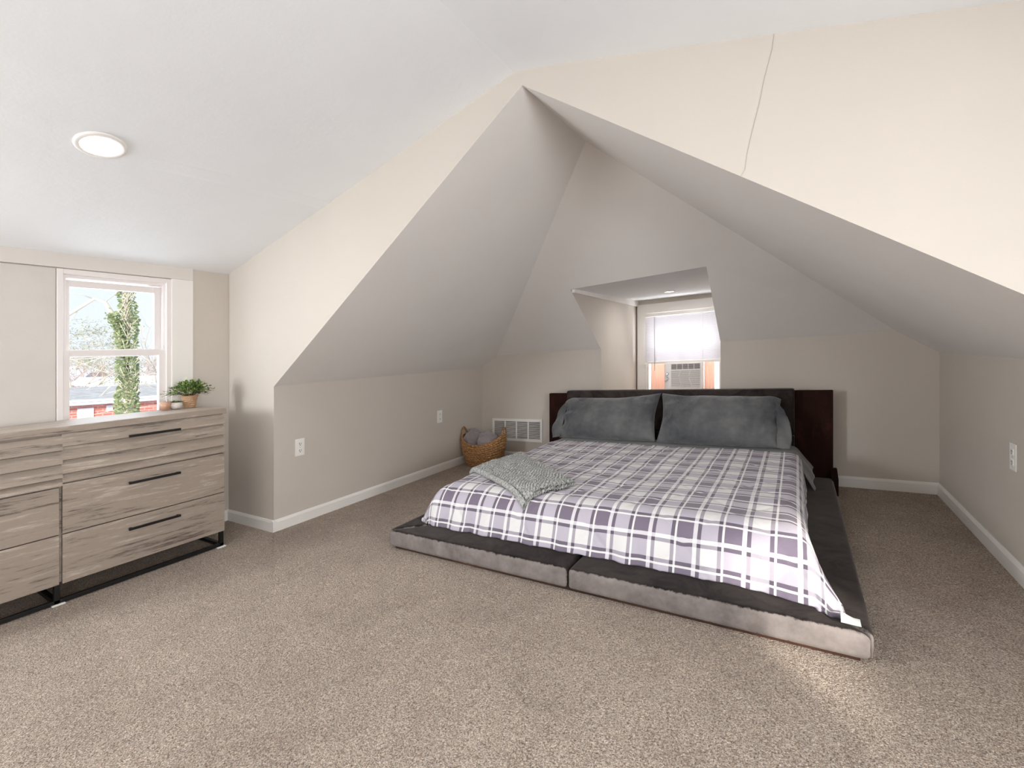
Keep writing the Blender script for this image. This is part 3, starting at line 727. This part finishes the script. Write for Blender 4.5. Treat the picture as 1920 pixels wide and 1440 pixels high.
def duvet(s, t):
    # s: across (room u on the flat), t: distance from the head edge
    nz = noise.noise
    x, y, dz = s, TH0-t, 0.0
    fs = ff = 0.0
    if s > S1: o, z = drop_profile(s-S1, 0.07, 82); x = S1+o; fs = z/maxd
    elif s < S0: o, z = drop_profile(S0-s, 0.12, 58); x = S0-o; fs = -z/maxd
    if y < FV: o, z = drop_profile(FV-y, FR, FA); y = FV-o; ff = z/maxd
    dz = min(maxd, maxd*(abs(fs)**2.6+ff**2.6)**(1/2.6))
    corner = abs(fs)*ff
    sm = lambda q: max(0.0, min(1.0, q))**1.4
    if fs > 0: x += 0.115*fs*sm((0.80-y)/0.60)
    if fs < 0: y += 0.07*corner**1.3; x += 0.03*corner
    y -= 0.07*ff*sm((s-2.78)/0.38)
    h = TOP-dz
    # puff, crumples, quilting
    top = 1-min(1, dz/maxd)
    p = Vector((s*2.1, t*2.1, 3.1))
    h += 0.012*nz(p)*top
    cr = 0.0062*nz(Vector((s*5.5, t*8, 1.7)))+0.0022*nz(Vector((s*14, t*14, 5.7)))
    ql = 0.0
    for a, b_ in ((1, 1), (1, -1)):
        q = ((a*s+b_*t*0.9+0.13) % 0.42)/0.42; dq = min(q, 1-q)*0.42
        gk = 0.35+0.65*ff; ql -= 0.007*gk*math.exp(-(dq/0.016)**2)
        pf = 0.006*gk*sin(pi*q); ql += pf*0.5
    hem = max(0, 1-(TLEN-t)/0.10) if t > 0 else 0
    fold = 0.010*nz(Vector((s*9, 2.2, 8.1)))*ff + 0.005*nz(Vector((s*26, t*3, 1.1)))*ff + 0.004*hem*sin(s*38)
    fold2 = 0.008*nz(Vector((4.4, t*8, 3.3)))*abs(fs)
    h += (cr+ql)*(0.25+0.75*top)
    y -= fold+ (ql+cr)*ff*0.9
    x += (fold2+(ql+cr)*0.8*abs(fs))*(1 if fs > 0 else -1) if fs else 0
    if t < 0.03: h -= 0.010*(1-t/0.03)
    h = max(h, LAND-0.004)
    # bundled bottom edge hem
    return (x, y, h)
dv = None
m = MB()
NU, NV = 300, 260
m.grid(lambda i, j: duvet(sA+(sB-sA)*i, TLEN*j), NU, NV, uvf=lambda i, j: ((sA+(sB-sA)*i-1.256)/PER+0.175+20, (TLEN*j-TLEN)/PER+0.12+20))
dv = m.build('duvet', plaid_m, None, smooth=True, up=True)
mo = dv.modifiers.new('thickness', 'SOLIDIFY'); mo.thickness = 0.014; mo.offset = -1 
tag(dv, 'quilted plaid duvet in lavender, grey and white spread over the bed', 'duvet')
m = MB()
def flap(i, j):
    return (3.155+0.055*i, 0.150+0.050*j-0.020*i, LAND+0.004+0.026*(1-i)*sin(pi*j)+0.008*i)
m.grid(flap, 10, 10); fl = m.build('lining_corner', lining_m, dv, smooth=True)

# ---------------- turned back top sheet at the head of the bed
m = MB(); nz = noise.noise
def sheet(i, j):
    s = 1.085+(3.235-1.085)*i; y = 1.80+0.385*j
    x, h = s, 0.330
    if s > 2.985: o, z = drop_profile(s-2.985, 0.05, 60); x = 2.985+o; h -= z*(0.75+0.35*(1-j)); x += 0.006*sin(j*13); 
    if s < 1.20: o, z = drop_profile(1.20-s, 0.06, 50); x = 1.20-o; h -= z
    h += 0.004*nz(Vector((s*6, y*14, 0.3))) + 0.002*nz(Vector((s*20, y*30, 2)))
    return (x, y, max(h, 0.12))
m.grid(sheet, 140, 50); sh = m.build('flat_sheet', sheet_m, None, smooth=True, up=True)
mo = sh.modifiers.new('thickness', 'SOLIDIFY'); mo.thickness = 0.004; mo.offset = -1
tag(sh, 'slate grey flat sheet folded between the pillows and the plaid duvet', 'sheet')

# ---------------- pillows
def pillow(x0, x1, yb, label, topf, seed, flare, Hh=0.385, lean=radians(27), thick=0.165):
    """x0..x1 along the headboard; flare = +1/-1 end on which the open case hem hangs"""
    wd = x1-x0
    def P(i, j, side):
        a, b_ = 2*i-1, 2*j-1
        # outline
        pin = 0.030*(1-abs(b_)**1.6)
        X = (x0+x1)/2 + a*(wd/2-pin*abs(a)**3)
        # rounded flare-side corners
        Y = (b_*0.5+0.5)*Hh
        Y = Y*(1+topf(i)) if b_ > -1 else Y
        if flare*a > 0: 
            r = max(0, abs(a)-0.80)/0.20; Y -= 0.03*r*r*max(0, b_) 
        e = max(0.0, (1-abs(a)**3.2))*max(0.0, (1-abs(b_)**3.0))
        Z = thick*0.5*e**0.55 * (1.15-0.22*b_)
        wr = 0.018*nz(Vector((a*2.6+seed, b_*2.2, seed))) + 0.011*nz(Vector((a*9+seed, b_*3.4, seed*2)))*(0.35+abs(a)) + 0.004*nz(Vector((a*22, b_*7, seed)))*(0.3+a*a)
        ed = abs(a)**6
        wr += 0.006*sin(b_*14+seed)*ed
        Z = Z*side + wr*min(1, e*3+0.15)
        if flare*a > 0.7: Z += 0.02*sin(b_*9+seed)*(abs(a)-0.7)/0.3
        vv = yb + Y*sin(lean) - Z*cos(lean); hh = 0.350 + Y*cos(lean) + Z*sin(lean) 
        return (X, vv, hh)
    m = MB(); n1, n2 = 90, 56
    for side in (1, -1): m.grid(lambda i, j: P(i, j, side), n1, n2)
    bmesh.ops.remove_doubles(m.bm, verts=m.bm.verts[:], dist=0.0012)
    t = thing('pillow', ((x0+x1)/2, yb, 0.34), label, 'pillow', 'slate grey bed pillows')
    m.build('pillow_body', pillow_m, t, smooth=True)
    # open hem of the pillowcase, hanging past the stuffing
    xe = x1 if flare > 0 else x0
    m = MB()
    def hem(i, j):
        Y = (0.02+0.90*j)*Hh; o = i*0.085*(0.75+0.35*sin(3.1*j+0.4))
        X = xe-0.035*flare + flare*(o + 0.012*(1-j))
        Z = 0.016*sin(11*j+seed+3*i)*i + 0.012
        Yd = Y - i*0.06*(0.3+j*0.8)
        vv = yb+Yd*sin(lean)-Z*cos(lean)-0.01; hh = 0.348+max(0.0, Yd)*cos(lean)+0.35*Z
        return (X, vv, max(hh, 0.338))
    m.grid(hem, 14, 50); o = m.build('case_hem', pillow_m, t, smooth=True); mo = o.modifiers.new('thickness', 'SOLIDIFY'); mo.thickness = 0.004
    return t
pillow(1.175, 2.050, 1.985, 'slate grey pillow at the left, its inner corner pointing up, leaning on the headboard', lambda i: 0.0+0.10*max(0, (i-0.55)/0.45)**1.5-0.02*sin(pi*i), 1.3, -1)
pillow(2.060, 2.930, 1.965, 'slate grey pillow at the right with ruffled open end, leaning on the headboard', lambda i: 0.05-0.03*i+0.05*max(0, 0.2-i)/0.2, 4.9, 1)

# ---------------- knitted throw on the corner of the bed
def top_h(x, y):
    """height of the duvet surface below the throw"""
    h = TOP+0.012*noise.noise(Vector((x*2.1, (TH0-y)*2.1, 3.1)))
    if x < S0: h -= 0.12*(1-cos(math.asin(min(0.83, (S0-x)/0.12)))) + max(0, S0-x-0.10)*1.3
    if y < FV: h -= FR*(1-cos(min(1.4, math.asin(min(0.999, (FV-y)/FR)))))
    return h
def throw_layer(corners, z0, name, seed, nx=300, ny=240, parent=None):
    c00, c10, c11, c01 = [Vector(c) for c in corners]
    m = MB()
    def f(i, j):
        p = (c00*(1-i)+c10*i)*(1-j)+(c01*(1-i)+c11*i)*j
        ex = 0.014*noise.noise(Vector((i*5+seed, j*5, 0)))
        x, y = p.x+ex, p.y+0.014*noise.noise(Vector((i*5, j*5+seed, 3)))
        L1 = (c10-c00).length; L2 = (c01-c00).length
        a = i*L1/0.026; b_ = j*L2/0.022
        k = abs(sin(pi*a+0.5*pi*(int(b_) % 2)))*abs(sin(pi*b_))
        kn = 0.0170*k**0.5 + 0.002*noise.noise(Vector((a*2, b_*2, seed)))
        edge = min(i, 1-i, j, 1-j); rd = min(1, edge/0.03)
        return (x, y, top_h(x, y)+z0+kn-0.006*(1-rd)+0.006*noise.noise(Vector((i*7, j*7, seed))))
    m.grid(f, nx, ny)
    o = m.build(name, knit_m, parent, smooth=True, up=True); mo = o.modifiers.new('thickness', 'SOLIDIFY'); mo.thickness = 0.004; mo.offset = -1
    return o
tw = thing('knit_throw', (1.55, 0.62, 0.36), 'chunky light grey knitted throw folded over the front left corner of the duvet', 'throw')
q = [(1.175, 0.69), (1.785, 0.345), (1.945, 0.600), (1.255, 1.19)]
throw_layer(q, 0.030, 'upper_fold', 1.0, parent=tw)
throw_layer([(1.160, 0.685), (1.790, 0.325), (1.965, 0.615), (1.245, 1.18)], 0.012, 'lower_fold', 5.0, parent=tw)
m = MB()
def rim(i, j):
    a, b_ = Vector((1.165, 0.682)), Vector((1.790, 0.330)); p = a.lerp(b_, i); n_ = Vector((-(b_-a).y, (b_-a).x)).normalized()*-1
    an = -pi/2+pi*j; bump_ = 0.003*abs(sin(i*0.92/0.0165*pi))
    x = p.x-n_.x*(0.012+bump_)*cos(an)*-1; y = p.y-n_.y*(0.012+bump_)*cos(an)*-1
    return (x, y, top_h(x, y)+0.026+(0.016+bump_)*sin(an))
m.grid(rim, 260, 10); m.build('folded_edge', knit_m, tw, smooth=True)

# ================================================================== BASKET AND THROW IN IT
BU, BVv = 0.262, 2.095
bk = thing('wicker_basket', (BU, BVv, 0), 'oval woven seagrass basket with loop handles in the corner by the vent', 'basket')
ya = radians(8)
def rimh(a): return 0.228+0.085*abs(cos(a))**2.2
def bpos(a, t, off=0):
    hh = rimh(a)*t
    rx = (0.172+0.066*sin(min(1, t*1.1)*pi/2)**0.9)+off; ry = (0.130+0.056*sin(min(1, t*1.1)*pi/2)**0.9)+off
    x, y = rx*cos(a), ry*sin(a)
    return Vector((BU+x*cos(ya)-y*sin(ya), BVv+x*sin(ya)+y*cos(ya), hh))
seag = M('woven seagrass', rough=0.75)
_n = seag.noise(70, 4, 0.65, seag.coord((1, 1, 1.6))); seag.color(seag.ramp(_n, [(0.32, srgb(96, 62, 34)), (0.48, srgb(160, 114, 70)), (0.66, srgb(214, 172, 122))])); seag.bump(seag.noise(260, 3, 0.6), 0.5, 0.004); seag = seag.m
m = MB(); rows = 11; NA = 440
def braid(i, j):
    a = 2*pi*i; t = j; r_ = t*rows; k = int(r_) if r_ < rows else rows-1; fr = r_-k
    tw_ = abs(sin(a*22+(k % 2)*pi/2+1.2*fr)); bul = sin(pi*fr)**0.7
    off = 0.012*bul*(0.35+0.65*tw_)
    return bpos(a, t, off)
m.grid(braid, NA, rows*8, closed=True)
m.grid(lambda i, j: bpos(2*pi*i, 1-j*0.9, -0.004), 80, 10, closed=True)
m.bm.faces.new([m.bm.verts.new(bpos(2*pi*i/60, 0.02, -0.003)) for i in range(60)])
m.build('woven_body', seag, bk)
def ropeloop(pts, r, n=10, tw_=9):
    m = MB()
    for ph in (0, 2*pi/3, 4*pi/3):
        P = []
        for i, p in enumerate(pts):
            d = (pts[min(i+1, len(pts)-1)]-pts[max(i-1, 0)]).normalized(); a = d.cross(Vector((0.3, 1, 0.1))).normalized(); b_ = d.cross(a)
            th = ph+tw_*2*pi*i/len(pts); P.append(p+a*r*0.55*cos(th)+b_*r*0.55*sin(th))
        m.tube(P, r*0.62, n)
    return m
ropeloop([bpos(2*pi*i/150, 1.0)+Vector((0, 0, 0.002)) for i in range(151)], 0.0085, 8, 36).build('rim', seag, bk, smooth=True)
for sgn in (0, pi):
    pts = []
    for i in range(41):
        t = i/40; a = sgn+(t-0.5)*0.62; b0 = bpos(a, 1.0); pts.append(b0+Vector((0, 0, 0.078*sin(pi*t)**0.6-0.004)))
    ropeloop(pts, 0.009, 8, 9).build('handle', seag, bk, smooth=True)
fl_ = thing('fleece_blanket', (BU, BVv, 0.2), 'mauve grey fleece blanket rolled up inside the wicker basket', 'blanket')
def lobe(cx, cy, cz, rx, ry, rz, seed, tilt=0.0):
    m = MB()
    def f(i, j):
        a = 2*pi*i; b_ = pi*(j-0.5); v = Vector((cos(a)*cos(b_), sin(a)*cos(b_), sin(b_)))
        k = 1+0.16*nz(v*1.6+Vector((seed, 0, 0)))+0.09*nz(v*3.4+Vector((0, seed, 0)))+0.03*abs(nz(v*8+Vector((seed, seed, 0))))
        x, y, z = rx*v.x*k, ry*v.y*k, rz*v.z*k
        return (cx+x*cos(tilt)+z*sin(tilt), cy+y, cz-x*sin(tilt)+z*cos(tilt))
    m.grid(f, 48, 28, closed=True); return m
lobe(BU-0.105, BVv-0.01, 0.262, 0.112, 0.125, 0.105, 2.0, 0.55).build('left_fold', throw_m, fl_, smooth=True)
lobe(BU+0.075, BVv-0.02, 0.245, 0.125, 0.125, 0.082, 6.0, 0.42).build('right_fold', throw_m, fl_, smooth=True)
lobe(BU+0.02, BVv+0.03, 0.275, 0.10, 0.11, 0.06, 4.0, 0.2).build('back_fold', throw_m, fl_, smooth=True)
lobe(BU, BVv, 0.15, 0.17, 0.12, 0.10, 9.0).build('lower_fold', throw_m, fl_, smooth=True)
# ================================================================== OUTSIDE THE LEFT WINDOW
snow = M('snow', srgb(240, 242, 248), 0.8).m
m = MB(); m.face([(-3, -60, -4.6), (-3, 80, -4.6), (-36, 80, -4.6), (-36, -60, -4.6)]); m.face([(-36, -60, -4.6), (-36, 80, -4.6), (-160, 160, -1.2), (-160, -120, -1.2)])
struct(m.build('ground', snow, room=False))
def brick():
    m = M('red brick', rough=0.85); b = m.n('TexBrick'); b.inputs['Color1'].default_value = srgb(196, 104, 92); b.inputs['Color2'].default_value = srgb(212, 124, 108)
    b.inputs['Mortar'].default_value = srgb(190, 170, 160); b.inputs['Scale'].default_value = 1.0
    b.inputs['Brick Width'].default_value = 0.30; b.inputs['Row Height'].default_value = 0.10; b.inputs['Mortar Size'].default_value = 0.012
    tcn = m.n('TexCoord'); sp_ = m.n('SeparateXYZ'); cb = m.n('CombineXYZ'); m.l(tcn.outputs['Object'], sp_.inputs[0])
    m.l(m.math('ADD', sp_.outputs['X'], sp_.outputs['Y']), cb.inputs[0]); m.l(sp_.outputs['Z'], cb.inputs[1]); m.l(cb.outputs[0], b.inputs['Vector'])
    m.color(b.outputs['Color']); return m.m
shingle = M('grey shingles', rough=0.9); shingle.color(shingle.ramp(shingle.noise(3, 6, 0.7), [(0.3, srgb(160, 156, 156)), (0.7, srgb(206, 202, 200))])); shingle = shingle.m
wht = M('white outdoor trim', srgb(230, 230, 232), 0.6).m
hs = thing('brick_house', (-23, 4, -4.6), 'red brick house with snow patched grey roof seen through the left window', 'house', room=False)
HX = -20.0; EV = -0.56
m = MB(); m.box(-28.8, HX, 3.3, 14, -4.6, EV-0.07); m.build('brick_wall', brick(), hs, room=False)
m = MB(); m.prism([(HX+0.35, EV-0.06), (HX+0.35, EV+0.06), (-24.5, -0.16), (-29.3, EV-0.2), (-29.3, EV-0.3)], 'y', 3.0, 14.3); m.build('roof', shingle, hs, room=False)
m = MB(); m.box(HX+0.33, HX+0.43, 3.0, 14.3, EV-0.03, EV+0.06, 0.02); m.build('gutter', wht, hs, room=False)
# snow lying along the eave and ridge of that roof
m = MB()
def snowstrip(i, j):
    y = 3.0+11.3*i; wdt = 0.5+0.35*noise.noise(Vector((y*1.3, 0, 0)))+0.25*noise.noise(Vector((y*3.3, 4, 0))); x = HX+0.36-max(0.12, wdt)*j
    sl_ = (-0.16-(EV+0.06))/(HX+0.35+24.5); return (x, y, EV+0.06+(HX+0.35-x)*sl_+0.05*sin(pi*min(1, j*1.0))+0.012)
m.grid(snowstrip, 120, 6); m.build('snow_patch', snow, hs, room=False)
for (y0, y1, z0, z1) in ((4.15, 4.62, -2.3, -0.74), (5.00, 5.20, -0.93, -0.70)):
    m = MB(); m.box(HX-0.02, HX+0.05, y0, y1, z0, z1, 0.01); wn = m.build('window', wht, hs, room=False)
    m = MB(); m.box(HX+0.045, HX+0.06, y0+0.07, y1-0.07, z0+0.07, z1-0.08); m.build('pane', M('pale pane', srgb(196, 204, 204), 0.2).m, wn, room=False)
m = MB(); m.box(HX, HX+0.12, 5.58, 5.74, -1.0, -0.80, 0.01); mb_ = m.build('meter_box', wht, hs, room=False)
m = MB(); m.tube([(HX+0.06, 5.66, -0.82), (HX+0.06, 5.66, -0.6), (HX+0.5, 5.66, -0.55), (HX+0.5, 5.66, -0.25)], 0.02, 6); m.build('conduit', wht, mb_, room=False)
# farther snow-roofed shed and a dark roofed house
sd = thing('snow_roofed_shed', (-42, 14, -4.6), 'long low shed under a white snow roof beyond the brick house', 'shed', room=False)
m = MB(); m.box(-44, -40.3, 10.6, 19, -4.6, -1.0); m.build('wall', M('grey siding', srgb(176, 168, 166), 0.8).m, sd, room=False)
m = MB(); m.prism([(-39.8, -0.98), (-39.8, -0.88), (-43.5, -0.34), (-46, -0.9), (-46, -1.0)], 'y', 10.4, 19.4); m.build('snowy_roof', snow, sd, room=False)
dh_ = thing('distant_house', (-61.6, 16.6, -4), 'small distant house with a slate blue roof among bare brush', 'house', room=False)
m = MB(); m.box(-63, -60.3, 16.2, 17.0, -4, -1.0); m.build('wall', wht, dh_, room=False)
m = MB(); m.prism([(-60, -1.0), (-60, -0.9), (-61.6, -0.45), (-63.2, -0.9), (-63.2, -1.0)], 'y', 16.0, 17.2); m.build('roof', M('slate blue roof', srgb(92, 104, 128), 0.8).m, dh_, room=False)

# bare brush and trees
def twigs(name, x, y, z0, hgt, spread, n, mat, label, cat='tree', grp=None, r0=0.05, up=0.5, depth=3, leaf_m=None, nl=0):
    t = thing(name, (x, y, z0), label, cat, grp, room=False)
    m = MB(); rnd = random.Random(int(x*7+y*13)); ends = []
    def br(p, d, L, r, k):
        pts = [p]; q = p.copy(); dd = d.copy()
        for s_ in range(4):
            dd = (dd+Vector((rnd.uniform(-.22, .22), rnd.uniform(-.22, .22), rnd.uniform(-.05, .12)))).normalized(); q = q+dd*L/4; pts.append(q.copy())
        m.tube(pts, [r*(1-0.15*i) for i in range(5)], 4 if k else 6, caps=False)
        if k < depth:
            for c in range(4):
                b_ = pts[rnd.choice((2, 3, 4))]; nd = (dd*up+Vector((rnd.uniform(-1, 1), rnd.uniform(-1, 1), rnd.uniform(-.2, .9)))*spread).normalized()
                br(b_, nd, L*0.62, r*0.45, k+1)
        else: ends.append(q.copy())
    for i in range(n):
        br(Vector((x+rnd.uniform(-.6, .6)*(n > 1), y+rnd.uniform(-1.2, 1.2)*(n > 1), z0)), Vector((rnd.uniform(-.3, .3)*(n > 1), rnd.uniform(-.3, .3)*(n > 1), 1)), hgt*0.5, r0, 0)
    m.build('branches', mat, t, room=False)
    if leaf_m:
        ml_ = MB()
        for e in ends:
            for q in range(nl): leaf(ml_, e+Vector((rnd.gauss(0, .28), rnd.gauss(0, .38), rnd.gauss(0, .13))), Vector((rnd.uniform(-1, 1), rnd.uniform(-1, 1), rnd.uniform(-.3, .6))), Vector((0, 0, 1)), 0.17, 0.05)
        ml_.build('needles', leaf_m, t, room=False)
    return t
twig_m = M('bare brown twigs', srgb(196, 172, 158), 0.9).m
pale_m = M('pale bark', srgb(216, 204, 186), 0.9).m
fir = leafmat('olive needles', srgb(168, 172, 130), srgb(196, 194, 156), srgb(214, 200, 170), 0.4)
SH = [(-50, 10.6, 'leftmost'), (-51, 13.0, 'second from the left'), (-52, 15.8, 'middle'), (-53, 18.8, 'fourth from the left'), (-54, 21.8, 'rightmost')]
for x, y, wd in SH:
    twigs('bare_shrub', x, y, -3.9, 5.6, 1.0, 9, twig_m, 'bare brown brush beyond the brick house, %s of five clumps' % wd, 'shrub', 'bare brush beyond the brick house', 0.06, 0.6, 3)
twigs('evergreen_tree', -32, 7.6, -4.6, 9.0, 0.9, 1, pale_m, 'pale olive evergreen tree left of the ivy trunk, beyond the window', 'tree', None, 0.12, 0.35, 3, fir, 60)
twigs('bare_tree', -34, 12.4, -4.6, 9.5, 0.8, 1, pale_m, 'thin bare tree with fine branches right of the ivy covered trunk', 'tree', None, 0.10, 0.6, 3)

iv = thing('ivy_covered_tree', (-12, 3.08, -4.6), 'tall tree trunk wrapped in green ivy with an arching bare branch outside the left window', 'tree', room=False)
zt = lambda u, v, h: h+SU*u+SV*v
TP = [(3.08, -4.6, 0.22), (3.08, -0.6, 0.17), (3.075, 0.6, 0.14), (3.07, 1.3, 0.13), (3.11, 2.2, 0.12), (3.04, 2.9, 0.09), (2.94, 3.5, 0.07), (2.93, 5.0, 0.05)]
m = MB(); m.tube([(-12, a, b) for a, b, c in TP], [c for a, b, c in TP], 10); m.build('trunk', pale_m, iv, room=False)
arc = [(-12, 3.07, 1.1, .07), (-12, 2.93, 1.75, .07), (-12, 2.80, 2.25, .06), (-12, 2.62, 2.60, .045), (-12, 2.40, 2.66, .04), (-12, 2.12, 2.40, .04), (-12, 1.85, 2.15, .035), (-11.8, 1.3, 2.0, .03)]
m = MB(); m.tube([a[:3] for a in arc], [a[3] for a in arc], 7)
for (p, dlt) in (((-12, 2.62, 2.60), (0.3, 0.35, 0.5)), ((-12, 2.40, 2.66), (0, -0.55, 0.12)), ((-12, 2.12, 2.40), (0, -0.2, -0.4)), ((-12, 2.80, 2.2), (0.2, 0.25, 0.6)), ((-12, 1.85, 2.15), (0, -0.3, 0.5))):
    p = Vector(p); d_ = Vector(dlt); m.tube([p, p+d_*0.5+Vector((0, .03, .03)), p+d_, p+d_*1.6+Vector((0, .08, .1))], [.014, .010, .007, .004], 4)
rnd = random.Random(5)
for i in range(16):
    z = rnd.uniform(-0.6, 1.2); s_ = rnd.choice((-1, 1)); L = rnd.uniform(0.5, 1.3); p = Vector((-11.9, 3.08, z))
    m.tube([p, p+Vector((0.1, s_*L*0.4, rnd.uniform(-.1, .25))), p+Vector((0.15, s_*L, rnd.uniform(-.3, .4)))], [.012, .008, .004], 4)
m.build('branches', pale_m, iv, room=False)
m = MB()
for i in range(90):
    z = rnd.uniform(-0.4, 3.4); cx = 3.08 if z < 2.2 else 3.03; p = Vector((-11.84, cx+rnd.uniform(-.12, .12), z)); m.tube([p, p+Vector((0.03, rnd.uniform(-.22, .22), rnd.uniform(.1, .4)))], [.009, .006], 4)
m.build('vines', M('pale vine stem', srgb(212, 200, 182), 0.9).m, iv, room=False)
ivym = leafmat('ivy leaves', srgb(124, 140, 104), srgb(154, 168, 122), srgb(188, 194, 152), 0.4)
m = MB()
for i in range(3600):
    z = rnd.uniform(-2.2, 3.6)
    if rnd.random() < 0.12+0.18*max(0, z): continue
    # centre line and thickness by interpolation
    for (a, b, c), (a2, b2, c2) in zip(TP[:-1], TP[1:]):
        if b <= z <= b2: f_ = (z-b)/(b2-b); cy = a+(a2-a)*f_; rr = c+(c2-c)*f_; break
    an = rnd.uniform(-pi*0.6, pi*0.6); R_ = rr+rnd.uniform(0.0, 0.07)
    leaf(m, Vector((-12+R_*cos(an), cy+R_*sin(an), z)), Vector((cos(an)*0.6, sin(an)+rnd.uniform(-.6, .6), rnd.uniform(-.9, .3))), Vector((1, 0, 0.6)), rnd.uniform(.05, .09), rnd.uniform(.045, .07))
for i in range(800):
    f_ = rnd.random()*2.2; k_ = int(f_); a, b = Vector(arc[k_][:3]), Vector(arc[k_+1][:3]); p = a.lerp(b, f_-k_)+Vector((rnd.gauss(0.02, .05), rnd.gauss(0, .055), rnd.gauss(0, .05)))
    leaf(m, p, Vector((0.5, rnd.uniform(-1, 1), rnd.uniform(-.8, .4))), Vector((1, 0, 0.5)), rnd.uniform(.05, .085), rnd.uniform(.04, .06))
m.build('ivy_leaves', ivym, iv, room=False)
